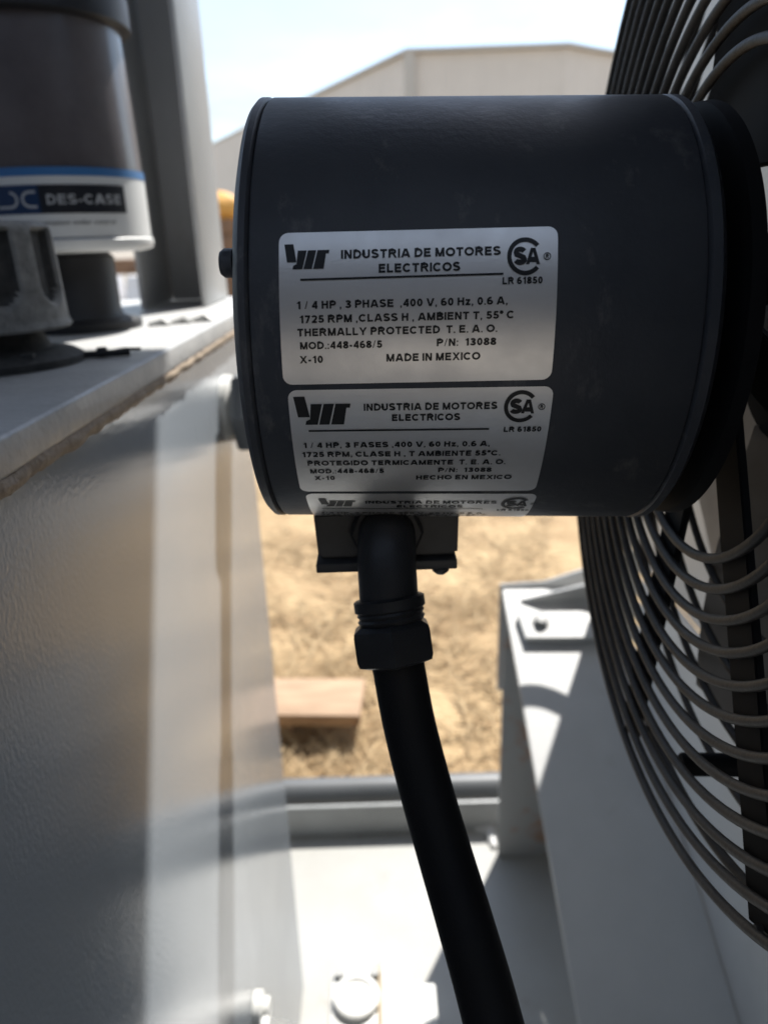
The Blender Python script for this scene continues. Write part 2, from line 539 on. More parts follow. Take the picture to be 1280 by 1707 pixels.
# ------------------------------------------------------------------ the setting
# straw-covered ground
GZ = -0.30
bm = B()
ys = [-300, -40, -6, 0, 1, 2, 3, 4, 6, 9, 14, 25, 60, 150, 600]
xs = [-400, -60, -12, -4, -2, -1, 0, 1, 2, 4, 12, 60, 400]
gv = [[bm.verts.new((x, y, GZ)) for x in xs] for y in ys]
for j in range(len(ys) - 1):
    for i in range(len(xs) - 1):
        bm.faces.new((gv[j][i], gv[j][i + 1], gv[j + 1][i + 1], gv[j + 1][i]))
obj('ground', bm, 'dry_dirt', kind='structure', smooth=0)
bm = B()
pv = []
for k in range(90):
    t = 2 * math.pi * k / 90
    rr = 1.0 + 0.14 * mnoise.noise(Vector((math.cos(t) * 2.2, math.sin(t) * 2.2, 5)))
    pv.append(bm.verts.new((-0.15 + 2.3 * rr * math.cos(t), 3.3 + 2.4 * rr * math.sin(t), GZ + 0.004)))
bm.faces.new(pv)
obj('straw_ground', bm, 'straw_ground', kind='structure', smooth=0)

# loose straw lying on it
random.seed(4)
bm = B()
for k in range(13000):
    y = 1.25 + 4.2 * random.random() ** 1.3
    x = random.uniform(-0.55, 0.45) * (0.6 + 0.35 * y)
    if mnoise.noise(Vector((x * 3.1, y * 3.1, 0.7))) < random.uniform(-0.45, 0.25):
        continue
    L = random.uniform(0.03, 0.17)
    w = random.uniform(0.0010, 0.0034)
    t = random.uniform(0, math.pi)
    d = Vector((math.cos(t), math.sin(t), random.uniform(-0.12, 0.25)))
    s = Vector((-math.sin(t), math.cos(t), 0)) * w
    p = Vector((x, y, GZ + random.uniform(0.002, 0.022)))
    mid = p + d * L * 0.5 + Vector((0, 0, random.uniform(0, 0.012)))
    e = p + d * L + s * random.uniform(-6, 6)
    up = Vector((0, 0, w))
    v = [bm.verts.new(q) for q in (p - s, p + s, p + up, mid - s, mid + s, mid + up, e)]
    for f in ((0, 3, 5, 2), (1, 2, 5, 4), (3, 6, 5), (4, 5, 6)):
        bm.faces.new([v[i] for i in f])
o = obj('loose_straw', bm, 'straw', smooth=0, kind='stuff')
props(o, 'dry golden straw scattered over the ground behind the skid', 'straw')

# far metal building
BZ = 9.13
fpt = [(1.82, 40.0), (9.25, 39.85), (26.0, 52.0)]
lpt = [(-16.0, 76.0), (1.82, 40.0)]
bld = thing('metal_building', 'large beige metal building with vertical corner trim in the far background', 'building', (1.82, 40.0, GZ))


def wall_strip(bm, a, b, z0, z1, rib=0.9, depth=0.018):
    a, b = Vector((*a, 0)), Vector((*b, 0))
    L = (b - a).length
    d = (b - a) / L
    n = Vector((d.y, -d.x, 0))
    k = max(1, int(L / rib))
    prev = None
    for i in range(k):
        for f, dep in ((0.0, 0), (0.78, 0), (0.84, depth), (0.94, depth)):
            p = a + d * (L * (i + f) / k) + n * dep
            cur = (bm.verts.new((p.x, p.y, z0)), bm.verts.new((p.x, p.y, z1)))
            if prev:
                bm.faces.new((prev[0], cur[0], cur[1], prev[1]))
            prev = cur
    cur = (bm.verts.new((b.x, b.y, z0)), bm.verts.new((b.x, b.y, z1)))
    bm.faces.new((prev[0], cur[0], cur[1], prev[1]))


bm = B()
wall_strip(bm, fpt[0], fpt[1], GZ, BZ)
obj('front_wall', bm, 'cladding', bld, smooth=0, recalc=False)
bm = B()
wall_strip(bm, lpt[0], lpt[1], GZ, BZ)
obj('side_wall', bm, 'cladding', bld, smooth=0, recalc=False)
bm = B()
wall_strip(bm, fpt[1], fpt[2], GZ, BZ)
obj('side_wall', bm, 'cladding', bld, smooth=0, recalc=False)
bm = B()
box(bm, 1.62, 2.12, 39.72, 39.93, GZ, BZ + 0.02)
obj('corner_trim', bm, 'cladding_trim', bld, smooth=0)
bm = B()
ring = [(-16.0, 76.0), (1.70, 39.70), (9.30, 39.55), (26.0, 51.7), (26, 90), (-16, 90)]
prism(bm, [(x, y, BZ + 0.02) for x, y in ring], (0, 0, 0.16))
obj('roof', bm, 'cladding_trim', bld, smooth=0)

# skid deck: floor plate, edge beam, tube rail behind it
FZ = -0.05
skid = thing('equipment_skid', 'grey painted steel skid deck with edge beam and round tube rail', 'skid', (0, 0.2, GZ))
bm = B()
box(bm, -1.3, 1.3, -0.9, 1.149, FZ - 0.008, FZ, 0.001)
obj('floor_plate', bm, 'floor_paint', skid)
bm = B()
box(bm, -1.3, 1.3, 1.150, 1.159, GZ + 0.088, 0.017, 0.0025, 3)
obj('edge_beam', bm, 'rail_paint', skid)
bm = B()
tube(bm, [(-1.3, 1.22, -0.006), (1.3, 1.22, -0.006)], 0.0285, 32)
obj('tube_rail', bm, 'tube_paint', skid)
for x in (-1.1, 1.1):
    bm = B()
    box(bm, x - 0.05, x + 0.05, -0.9, 1.30, GZ, GZ + 0.087, 0.002)
    obj('runner', bm, 'grey_paint', skid)
bm = B()
tube(bm, [(0.16, 1.149, FZ - 0.001), (0.188, 1.145, FZ + 0.003), (0.190, 1.10, FZ + 0.004)], [0.006, 0.012, 0.005], 10, jitter=0.4)
obj('weld', bm, 'grey_paint', skid)

# ------------------------------------------------------------------ unseen shelter added above and behind the viewer to shade the near side
can = thing('shade_shelter', 'unseen dark sheet shelter added to shade the near side of the machine', 'shelter', (0, -1.2, GZ))
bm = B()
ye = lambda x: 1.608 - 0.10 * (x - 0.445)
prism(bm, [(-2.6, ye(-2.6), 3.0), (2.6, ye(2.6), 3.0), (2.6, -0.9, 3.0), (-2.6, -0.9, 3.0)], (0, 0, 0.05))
obj('shade_roof', bm, 'blocker_sheet', can, smooth=0)
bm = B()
box(bm, -2.6, 2.6, -0.9, -0.85, 0.95, 1.95)  # added screen: dims light from behind, open below for ground reflections
obj('back_blocker', bm, 'blocker_sheet', can, smooth=0)
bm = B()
box(bm, 2.55, 2.6, -0.849, 1.2, GZ, 2.999)  # unseen side walls, added with the roof to darken the near side
obj('side_wall', bm, 'blocker_sheet', can, smooth=0)
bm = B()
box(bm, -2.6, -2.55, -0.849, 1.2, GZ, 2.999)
obj('side_wall', bm, 'blocker_sheet', can, smooth=0)

# ------------------------------------------------------------------ oil tank on the left
tank = thing('oil_tank', 'glossy light grey steel tank with overhanging lid on the left', 'tank', (-0.4, 0.2, FZ))
bm = B()
box(bm, -0.75, -0.150, -0.7, 0.835, FZ + 0.001, 0.9675, 0.003, 3)
obj('body', bm, 'tank_paint', tank)
bm = B()
box(bm, -0.78, -0.1435, -0.72, 1.02, 0.968, 0.984, 0.0022, 3)
obj('lid_plate', bm, 'plate_paint', tank)
bm = B()
pts = []
random.seed(9)
for k in range(260):
    y = -0.3 + 1.13 * k / 259
    pts.append((-0.1480 + 0.0008 * mnoise.noise(Vector((y * 60, 0, 3))), y, 0.9655 + 0.0016 * mnoise.noise(Vector((y * 45, 7, 0)))))
tube(bm, pts, [0.0050 * (1 + 0.22 * mnoise.noise(Vector((p[1] * 90, 1, 1)))) for p in pts], 10, jitter=0.2)
obj('sealant_bead', bm, 'weld_bead', tank)

# upright post standing on the lid
LZ0 = 0.9845
post = thing('upright_post', 'tall grey steel channel post rising from the tank lid', 'post', (-0.23, 0.92, LZ0))
bm = B()
box(bm, -0.196, -0.190, 0.858, 0.985, LZ0, 2.1, 0.002)
obj('flange', bm, 'grey_paint', post)
bm = B()
box(bm, -0.264, -0.258, 0.858, 0.985, LZ0, 2.1, 0.002)
obj('flange', bm, 'grey_paint', post)
bm = B()
box(bm, -0.2578, -0.1962, 0.976, 0.984, LZ0, 2.1, 0.001)
obj('web', bm, 'grey_paint', post)

# pipe valve with hose, sticking out of the tank behind the motor
val = thing('drain_valve', 'grey pipe fitting screwed into the tank side behind the motor', 'valve', (-0.15, 0.71, 0.90))
AX = Vector((1, 0, 0))
bm = B()
lathe(bm, [(0.032, -0.012), (0.032, 0.006), (0.026, 0.012)], (-0.15, 0.71, 0.90), AX, n=32)
obj('boss', bm, 'white_paint', val)
bm = B()
hexhead(bm, (-0.137, 0.70, 0.90), AX, 0.040, 0.022, 0.003)
obj('hex_plug', bm, 'slate_paint', val)
bm = B()
lathe(bm, [(0.023, 0), (0.023, 0.05), (0.03, 0.052), (0.03, 0.085), (0.026, 0.088), (0.026, 0.14)], (-0.116, 0.71, 0.90), AX, n=32)
obj('pipe_nipple', bm, 'grey_paint', val)
bm = B()
hexhead(bm, (-0.04, 0.71, 0.90), AX, 0.038, 0.03, 0.003)
obj('union_nut', bm, 'grey_paint', val)

hose = smooth_path([(0.02, 0.71, 0.90), (0.06, 0.74, 0.905), (0.11, 0.86, 0.90), (0.17, 1.02, 0.87), (0.25, 1.12, 0.83), (0.304, 1.129, 0.80),
                    (0.345, 1.095, 0.755), (0.375, 1.05, 0.725)], 8)
bm = B()
tube(bm, hose, 0.0115, 16)
o = obj('return_hose', bm, 'hose_rubber', origin=(0.2, 1.0, 0.85))
props(o, 'black hose running behind the motor from tank fitting to cooler', 'hose')

# ------------------------------------------------------------------ desiccant breather on the tank lid
BX, BY = -0.257, 0.665
LZ = 0.9845
br = thing('desiccant_breather', 'dark cylindrical breather filter with a white and blue printed band', 'breather', (BX, BY, LZ))
Z = Vector((0, 0, 1))
UV = (Z, Vector((1, 0, 0)), Vector((0, 1, 0)))
BR = 0.0665
bm = B()
lathe(bm, [(0.050, 0), (0.050, 0.006), (0.036, 0.010), (0.034, 0.014), (0.034, 0.058), (0.030, 0.062)], (BX, BY, LZ), Z, uv=UV, n=48)
obj('neck', bm, 'black_plastic', br)
bm = B()
lathe(bm, [(0.058, 0.062), (0.067, 0.064), (0.0685, 0.067), (0.0685, 0.0715), (BR, 0.073)], (BX, BY, LZ), Z, uv=UV, n=96)
obj('base_cap', bm, 'white_print', br)
bm = B()
lathe(bm, [(BR, 0.0731), (BR - 0.0005, 0.13), (BR - 0.003, 0.222)], (BX, BY, LZ), Z, uv=UV, n=96)
obj('canister', bm, 'breather_body', br)
bm = B()
lathe(bm, [(BR - 0.002, 0.2221), (BR + 0.005, 0.224), (BR + 0.005, 0.244), (BR + 0.001, 0.256), (0.04, 0.266)], (BX, BY, LZ), Z, uv=UV, n=96)
obj('top_cap', bm, 'black_plastic', br)


def brm(lift):
    def fn(x, y):      # x along the circumference (m, 0 facing the viewer), y height
        t = -math.pi / 2 + x / BR + 0.36
        r = BR + lift
        return Vector((BX + r * math.cos(t), BY + r * math.sin(t), LZ + y))
    return fn


def curved_patch(bm, x0, x1, y0, y1, fn, n=24, m=2):
    g = [[bm.verts.new(fn(x0 + (x1 - x0) * i / n, y0 + (y1 - y0) * j / m)) for i in range(n + 1)] for j in range(m + 1)]
    for j in range(m):
        for i in range(n):
            bm.faces.new((g[j][i], g[j][i + 1], g[j + 1][i + 1], g[j + 1][i]))


bm = B()
curved_patch(bm, -0.17, 0.17, 0.0735, 0.120, brm(0.0004), 96)
band = obj('printed_band', bm, 'white_print', br)
bm = B()
curved_patch(bm, -0.17, 0.17, 0.1165, 0.1225, brm(0.0007), 96)
obj('blue_stripe', bm, 'blue_print', band)
bm = B()
curved_patch(bm, -0.052, -0.015, 0.0905, 0.1105, brm(0.0008), 16)
obj('logo_panel', bm, 'navy_print', band)
bm = B()
curved_patch(bm, -0.015, 0.051, 0.0905, 0.1105, brm(0.0008), 20)
obj('name_panel', bm, 'black_print', band)
bm = B()
put_text(bm, 'DES-CASE', -0.0100, 0.0968, 0.056, 0.0070, brm(0.0011), weight=0.72)
f = brm(0.0011)
arc_band(bm, -0.036, 0.1005, 0.0058, 0.0040, -90, 90, f, 16)
flat_poly(bm, [(-0.047, 0.0945), (-0.036, 0.0945), (-0.036, 0.0963), (-0.047, 0.0963)], f)
arc_band(bm, -0.022, 0.1005, 0.0058, 0.0040, 90, 270, f, 16)
flat_poly(bm, [(-0.022, 0.0945), (-0.017, 0.0945), (-0.017, 0.0963), (-0.022, 0.0963)], f)
flat_poly(bm, [(-0.022, 0.1047), (-0.017, 0.1047), (-0.017, 0.1065), (-0.022, 0.1065)], f)
obj('lettering', bm, 'grey_print', band, smooth=0)
bm = B()
font_text(bm, 'contamination under control', -0.030, 0.0825, 0.068, 0.0036, brm(0.0011), 0.15)
obj('tagline', bm, 'black_print', band, smooth=0)

# ------------------------------------------------------------------ ribbed filler cap in front of it
FX, FY = -0.236, 0.462
fc = thing('filler_cap', 'dusty grey cast filler cap with scalloped grip in front of the breather', 'cap', (FX, FY, LZ))
bm = B()
lathe(bm, [(0.052, 0), (0.052, 0.004), (0.047, 0.007), (0.034, 0.009), (0.030, 0.018), (0.030, 0.022)], (FX, FY, LZ), Z, uv=UV, n=64)
obj('flange', bm, 'dark_cast', fc)


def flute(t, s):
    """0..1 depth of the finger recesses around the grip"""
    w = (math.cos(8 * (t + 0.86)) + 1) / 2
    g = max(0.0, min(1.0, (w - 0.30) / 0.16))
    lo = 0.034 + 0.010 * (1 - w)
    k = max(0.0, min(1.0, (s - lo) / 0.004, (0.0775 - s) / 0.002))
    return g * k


bm = B()
prof = [(0.030, 0.0205), (0.0470, 0.021), (0.0480, 0.0225), (0.0470, 0.025)]
prof += [(0.0465 - 0.0018 * q / 34, 0.026 + 0.050 * q / 34) for q in range(35)]
prof += [(0.0440, 0.0778), (0.0422, 0.0800), (0.038, 0.0815), (0.015, 0.082)]
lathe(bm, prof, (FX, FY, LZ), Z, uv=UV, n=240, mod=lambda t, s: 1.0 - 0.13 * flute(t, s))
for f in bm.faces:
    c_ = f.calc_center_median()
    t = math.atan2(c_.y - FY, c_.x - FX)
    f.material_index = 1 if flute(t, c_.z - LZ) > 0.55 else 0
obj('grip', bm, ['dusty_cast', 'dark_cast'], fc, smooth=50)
for a in (-0.7, 1.3, 3.4):
    bm = B()
    hexhead(bm, (FX + 0.0445 * math.cos(a), FY + 0.0445 * math.sin(a), LZ + 0.0055), Z, 0.0045, 0.004)
    obj('bolt', bm, 'dark_cast', fc)

# small pieces on the lid
clip = thing('locking_pin', 'small black locking pin lying on the edge of the tank lid', 'pin', (-0.172, 0.484, LZ))
bm = B()
tube(bm, [(-0.190, 0.474, LZ + 0.0022), (-0.159, 0.482, LZ + 0.0022)], 0.0022, 10)
obj('rod', bm, 'black_plastic', clip)
bm = B()
lathe(bm, [(0.0028, 0), (0.0042, 0.003), (0.003, 0.006)], (-0.176, 0.4795, LZ), Z, n=12)
obj('knob', bm, 'black_plastic', clip)
bm = B()
tube(bm, [(-0.176, 0.481, LZ + 0.002), (-0.169, 0.500, LZ + 0.002), (-0.157, 0.497, LZ + 0.002)], 0.0011, 8)
obj('wire_loop', bm, 'black_plastic', clip)
bm = B()
for q in range(3):
    tube(bm, [(-0.20 + q * 0.016, 0.665 + q * 0.012, LZ + 0.001), (-0.19 + q * 0.016, 0.672 + q * 0.012, LZ + 0.003), (-0.183 + q * 0.016, 0.668 + q * 0.012, LZ)], [0.002, 0.004, 0.002], 8, jitter=0.5)
obj('weld_spatter', bm, 'white_paint', tank)

# ------------------------------------------------------------------ support bracket, right of the hose
rp0, rp1 = Vector((0, 1.106, 0.500)), Vector((0, 0.30, 0.1331))   # slope line in y,z
rdir = (rp1 - rp0).normalized()
rnor = Vector((0, -rdir.z, rdir.y)) * (1 if -rdir.z > 0 else -1)
rnor = Vector((0, rdir.z, -rdir.y))
if rnor.z < 0: rnor = -rnor


def rp_at(x, y, h=0.0):
    t = (y - rp0.y) / (rp1.y - rp0.y)
    p = rp0.lerp(rp1, t)
    return Vector((x, p.y, p.z)) + rnor * h


brk = thing('cooler_support', 'grey steel support bracket with sloping plate and bolted pad', 'bracket', (0.28, 1.0, FZ))
bm = B()
prism(bm, [rp_at(0.192, 1.104), rp_at(0.364, 1.104), rp_at(0.364, 0.32), rp_at(0.192, 0.32)], -rnor * 0.006, 0.0012)
obj('sloping_plate', bm, 'grey_paint', brk)
bm = B()
prism(bm, [(0.188, 1.1065, 0.30), (0.188, 1.1065, 0.505), (0.262, 1.1065, 0.507), (0.345, 1.1065, 0.535), (0.42, 1.1065, 0.565), (0.42, 1.1065, 0.30)], (0, 0.006, 0), 0.001)
obj('end_gusset', bm, 'grey_paint', brk)
bm = B()
g0 = 1.078
prism(bm, [rp_at(0.216, g0, 0.0005), rp_at(0.218, g0, 0.004), rp_at(0.345, g0, 0.048), rp_at(0.360, g0, 0.052), rp_at(0.360, g0, 0.0005)], (0, 0.006, 0), 0.0008)
obj('stiffener', bm, 'grey_paint', brk)
bm = B()
box(bm, 0.193, 0.363, 1.082, 1.088, FZ, 0.483, 0.001)
obj('cross_plate', bm, 'rust_paint', brk)
bm = B()
prism(bm, [rp_at(0.206, 1.052, 0.002), rp_at(0.345, 1.048, 0.002), rp_at(0.345, 1.000, 0.002), rp_at(0.212, 1.004, 0.002)], rnor * 0.012, 0.0015)
pad = obj('bolted_pad', bm, 'grey_paint', brk)
bm = B()
lathe(bm, [(0.0145, 0), (0.0145, 0.002)], rp_at(0.240, 1.032, 0.0142), rnor, n=24)
obj('washer', bm, 'bolt_zinc', pad)
bm = B()
hexhead(bm, rp_at(0.240, 1.032, 0.0163), rnor, 0.0105, 0.008)
obj('bolt', bm, 'bolt_zinc', pad)
bm = B()
box(bm, 0.3655, 0.3695, -0.4, 0.955, FZ, 0.60, 0.001)
obj('side_plate', bm, 'grey_paint', brk)
bm = B()
prism(bm, [(0.3658, 0.9552, FZ), (0.3658, 1.0818, FZ), (0.3658, 1.0818, 0.487), (0.3658, 0.9552, 0.430)], (0.0034, 0, 0))  # hidden extension added to stop sun leaking under the sloping plate
obj('side_plate', bm, 'grey_paint', brk)

# ------------------------------------------------------------------ the motor
MC = Vector((0.0279229, 0.27786811, 1.02119573))
yaw, pit, ML = -0.03512509, -0.0273165, 0.1309
Ax = Vector((math.cos(yaw) * math.cos(pit), math.sin(yaw) * math.cos(pit), math.sin(pit)))
Au = Ax.cross(Vector((0, 0, 1))).normalized()
Av = Au.cross(Ax).normalized()
MUV = (Ax, Au, Av)
MR = 0.0715


def cyl(s, t, r=MR):
    return MC + Ax * s + Au * (r * math.cos(t)) + Av * (r * math.sin(t))


motor = thing('electric_motor', 'dark grey cylindrical fan motor with silver rating labels', 'motor', MC - Av * MR)
SL, SR = -0.0612, 0.0632
bm = B()
lathe(bm, [(MR - 0.0006, SL + 0.0004), (MR, SL + 0.0012), (MR, SR - 0.0012), (MR - 0.0006, SR - 0.0004)], MC, Ax, n=192, uv=MUV, cap0=False, cap1=False)
obj('shell', bm, 'motor_paint', motor)
bm = B()
e0 = SL
lathe(bm, [(0.02, e0 - 0.0055), (0.060, e0 - 0.0055), (0.0670, e0 - 0.0050), (0.0702, e0 - 0.0040), (MR + 0.0001, e0 - 0.0026), (MR + 0.0001, e0 - 0.0008), (MR - 0.0008, e0), (0.066, e0 + 0.0004)],
      MC, Ax, n=192, uv=MUV)
obj('end_cap', bm, 'motor_paint', motor)
bm = B()
e1 = SR
lathe(bm, [(0.066, e1 - 0.0004), (MR - 0.0008, e1), (MR + 0.0001, e1 + 0.0008), (MR + 0.0001, e1 + 0.0034), (0.069, e1 + 0.0055), (0.060, e1 + 0.0065), (0.056, e1 + 0.0075), (0.056, e1 + 0.0105)],
      MC, Ax, n=192, uv=MUV)
obj('end_bell', bm, 'motor_paint', motor)
# through-bolt heads on the end cap
for k, a in enumerate((R(2), R(122), R(242))):
    bm = B()
    o_ = MC + Ax * (e0 - 0.0052) + Au * (0.0635 * math.cos(a + R(18))) + Av * (0.0635 * math.sin(a + R(18)))
    lathe(bm, [(0.0040, 0), (0.0040, 0.0026), (0.0032, 0.0037), (0.0014, 0.0041)], o_, -Ax, n=20)
    obj('through_bolt', bm, 'motor_paint', motor)
bm = B()
lathe(bm, [(0.008, 0), (0.008, 0.030)], MC + Ax * (SR + 0.020), Ax, n=24, uv=MUV)
obj('shaft', bm, 'bolt_zinc', motor)

TILT = 0.024


def lab(lift):
    def fn(s, v):            # millimetres on the shell; labels are stuck on a touch askew
        vv = v
        return cyl(s / 1000.0, vv / 1000.0 / MR, MR + lift)
    return fn


def rounded(x0, x1, y0, y1, r, n=6):
    pts = []
    for cx, cy, a in ((x1 - r, y1 - r, 0), (x0 + r, y1 - r, 90), (x0 + r, y0 + r, 180), (x1 - r, y0 + r, 270)):
        for k in range(n + 1):
            t = R(a + 90 * k / n)
            pts.append((cx + r * math.cos(t), cy + r * math.sin(t)))
    return pts


def make_label(name_label, L, items, logo, csa, hgt=40.6):
    """L: left s, top v, tilt; items: text rows as (text, s0, v0, width, cap height)"""
    s0, v0, k = L
    W = 75.0
    bm = B()
    fn = lab(0.00022)
    rows = 28
    r = 2.6
    prev = None
    grid = []
    for j in range(rows + 1):
        # finer rows in the rounded corners
        y = hgt * (0.5 - 0.5 * math.cos(math.pi * j / rows))
        d = min(y, hgt - y)
        ins = r - math.sqrt(max(0, r * r - (r - d) ** 2)) if d < r else 0.0
        row = []
        for i in range(13):
            x = ins + (W - 2 * ins) * i / 12
            row.append(bm.verts.new(fn(s0 + x, v0 - y + k * x)))
        grid.append(row)
    for j in range(rows):
        for i in range(12):
            bm.faces.new((grid[j][i], grid[j + 1][i], grid[j + 1][i + 1], grid[j][i + 1]))
    lb = obj('rating_label', bm, 'foil_label', motor)
    lb['label'] = name_label
    bm = B()
    fi = lab(0.00040)
    for it in items:
        t, a, b, w, h = it
        kk = k

        def f2(x, y, a=a, kk=kk):
            return fi(x, y + kk * (x - a))
        put_text(bm, t, a, b, w, h, f2)
    # underline
    ra, rb, rw = L_rule
    ob = obj('lettering', bm, 'ink', lb, smooth=0)
    return lb, fi


def rule(lb, fi, a, b, k, th=0.55, n=20):
    bm = B()
    g = []
    for i in range(n + 1):
        x = a[0] + (b[0] - a[0]) * i / n
        y = a[1] + (b[1] - a[1]) * i / n
        g.append((bm.verts.new(fi(x, y - th / 2)), bm.verts.new(fi(x, y + th / 2))))
    for p, q in zip(g, g[1:]):
        bm.faces.new((p[0], q[0], q[1], p[1]))
    obj('rule', bm, 'ink', lb, smooth=0)


def maker_logo(lb, fi, x, y, w, h, k):
    """slanted bar, then a wide-topped three-legged mark"""
    bm = B()

    def P(*pts):
        flat_poly(bm, [(x + a * w, y + b * h + k * a * w) for a, b in pts], fi)
    P((0.00, 0.00), (0.20, 0.00), (0.27, -0.72), (0.06, -0.72))
    P((0.30, -0.26), (0.50, -0.26), (0.40, -1.0), (0.18, -1.0), (0.20, -0.86), (0.27, -0.80))
    P((0.525, -0.26), (0.71, -0.26), (0.61, -1.0), (0.425, -1.0))
    P((0.735, -0.26), (1.0, -0.26), (0.985, -0.40), (0.925, -0.40), (0.87, -1.0), (0.64, -1.0))
    obj('maker_logo', bm, 'ink', lb, smooth=0)


def csa_mark(lb, fi, cx, cy, r, k, reg):
    bm = B()
    arc_band(bm, cx, cy, r, r * 0.76, 40, 320, fi, 44, sx=0.96)

    def f2(x, y):
        return fi(x, y)
    put_text(bm, 'S', cx - r * 0.58, cy - r * 0.42, r * 0.62, r * 0.86, f2, weight=1.35)
    put_text(bm, 'A', cx + r * 0.06, cy - r * 0.42, r * 0.70, r * 0.86, f2, weight=1.35)
    arc_band(bm, cx + reg * r, cy, r * 0.20, r * 0.155, 0, 360, fi, 20)
    put_text(bm, 'R', cx + reg * r - r * 0.08, cy - r * 0.10, r * 0.16, r * 0.20, f2)
    obj('approval_mark', bm, 'ink', lb, smooth=0)


L_rule = (0, 0, 0)
K1 = 0.022
lb, fi = make_label('upper silver rating label printed in English', (-52.4, 30.4, K1), [
    ('INDUSTRIA DE MOTORES', -35.5, 23.3, 42.8, 2.35),
    ('ELECTRICOS', -25.4, 19.6, 21.9, 2.35),
    ('LR 61850', 7.9, 16.5, 10.7, 1.85),
    ('1 / 4 HP , 3 PHASE  ,400 V, 60 Hz, 0.6 A,', -47.7, 10.1, 57.1, 2.05),
    ('1725 RPM ,CLASS H , AMBIENT T, 55\u00b0 C', -47.0, 6.4, 58.3, 2.05),
    ('THERMALLY PROTECTED  T. E. A. O.', -47.7, 2.9, 54.6, 2.05),
    ('MOD.:448-468/5', -47.1, -0.6, 22.6, 2.0),
    ('P/N:  13088', -9.5, 0.3, 16.2, 2.0),
    ('X-10', -47.3, -4.4, 6.4, 2.0),
    ('MADE IN MEXICO', -23.3, -3.9, 25.8, 2.1)], None, None, 41.0)
rule(lb, fi, (-46.6, 17.8), (8.1, 19.3), K1)
maker_logo(lb, fi, -50.9, 27.2, 12.2, 6.7, K1)
csa_mark(lb, fi, 13.9, 23.9, 5.05, K1, 1.16)
K2 = 0.018
lb, fi = make_label('middle silver rating label printed in Spanish', (-51.4, -12.2, K2), [
    ('INDUSTRIA DE MOTORES', -29.8, -18.4, 38.0, 2.2),
    ('ELECTRICOS', -21.8, -21.7, 19.6, 2.2),
    ('LR 61850', 10.7, -25.3, 10.8, 1.75),
    ('1 / 4 HP, 3 FASES ,400 V, 60 Hz, 0.6 A,', -48.3, -31.5, 55.4, 2.0),
    ('1725 RPM, CLASE H , T AMBIENTE 55\u00b0C.', -49.0, -35.2, 59.6, 2.05),
    ('PROTEGIDO TERMICAMENTE  T. E. A. O.', -47.7, -38.9, 60.2, 2.05),
    ('MOD.:448-468/5', -47.2, -42.6, 22.8, 2.0),
    ('P/N:  13088', -7.7, -41.7, 16.3, 2.0),
    ('X-10', -46.1, -46.0, 6.3, 2.0),
    ('HECHO EN MEXICO', -14.4, -45.5, 29.5, 2.15)], None, None, 41.0)
rule(lb, fi, (-46.2, -25.2), (6.4, -24.3), K2)
maker_logo(lb, fi, -49.9, -14.1, 16.3, 9.0, K2)
csa_mark(lb, fi, 14.9, -17.0, 5.0, K2, 1.18)
K3 = 0.010
lb, fi = make_label('lowest silver rating label wrapping under the motor', (-50.2, -54.6, K3), [
    ('INDUSTRIA DE MOTORES', -30.8, -62.0, 43.3, 2.35),
    ('ELECTRICOS', -20.5, -65.8, 22.1, 2.35),
    ('LR 61850', 13.5, -69.3, 10.7, 1.85),
    ('1/4 HP, 3 PHASE 400 V, 60 Hz, 0.6 A,', -47.0, -75.0, 57.0, 2.05),
    ('1725 RPM ,CLASS H , AMBIENT T, 55\u00b0 C', -47.0, -78.7, 58.3, 2.05),
    ('THERMALLY PROTECTED  T. E. A. O.', -47.7, -82.2, 54.6, 2.05),
    ('MOD.:448-468/5', -47.1, -85.7, 22.6, 2.0),
    ('MADE IN MEXICO', -23.3, -89.0, 25.8, 2.1)], None, None, 41.0)
rule(lb, fi, (-46.0, -67.6), (8.6, -67.0), K3)
maker_logo(lb, fi, -46.4, -58.2, 12.3, 6.7, K3)
csa_mark(lb, fi, 18.9, -61.6, 5.05, K3, 1.16)

# conduit box under the motor
bm = B()
zt, zb = 0.9555, 0.9380
prism(bm, [(-0.0262, 0.2560, zt), (0.0278, 0.2560, zt), (0.0270, 0.2535, zb), (-0.0250, 0.2535, zb)], (0, 0.05, 0), 0.0012)
cb = obj('conduit_box', bm, 'box_steel', motor)
bm = B()
box(bm, -0.0258, 0.0265, 0.2500, 0.3050, 0.9340, 0.9378, 0.0006)
obj('box_cover', bm, 'box_steel', cb)
bm = B()
lathe(bm, [(0.0032, 0), (0.0032, 0.0014), (0.002, 0.0026)], (0.0205, 0.2530, 0.9340), (0, 0, -1), n=14)
obj('cover_screw', bm, 'box_steel', cb)

# liquid-tight conduit connector and hose
cn = thing('conduit_connector', 'dark elbow conduit connector with hex nut under the motor box', 'connector', (0.001, 0.245, 0.948))
bm = B()
lathe(bm, [(0.0130, 0), (0.0135, 0.001), (0.0135, 0.0045), (0.0125, 0.0055)], (0.0008, 0.2550, 0.9490), (0, -1, 0), n=8)
obj('lock_nut', bm, 'fitting_plastic', cn)
bm = B()
elb = smooth_path([(0.0008, 0.2500, 0.9490), (0.0006, 0.2440, 0.9475), (0.0004, 0.2395, 0.9420), (0.0006, 0.2362, 0.9350), (0.0008, 0.2335, 0.9280)], 6)
tube(bm, elb, 0.0104, 28)
obj('elbow', bm, 'fitting_plastic', cn)
hx = Vector((0.0030, 0.2272, 0.9093)) - Vector((0.0007, 0.2346, 0.9289))
hd = hx.normalized()
bm = B()
lathe(bm, [(0.0116, 0.0), (0.0126, 0.0006), (0.0126, 0.0040), (0.0116, 0.0048), (0.0120, 0.0056), (0.0112, 0.0066), (0.0120, 0.0076), (0.0112, 0.0090)], Vector((0.0006, 0.2352, 0.9310)), hd, n=40)
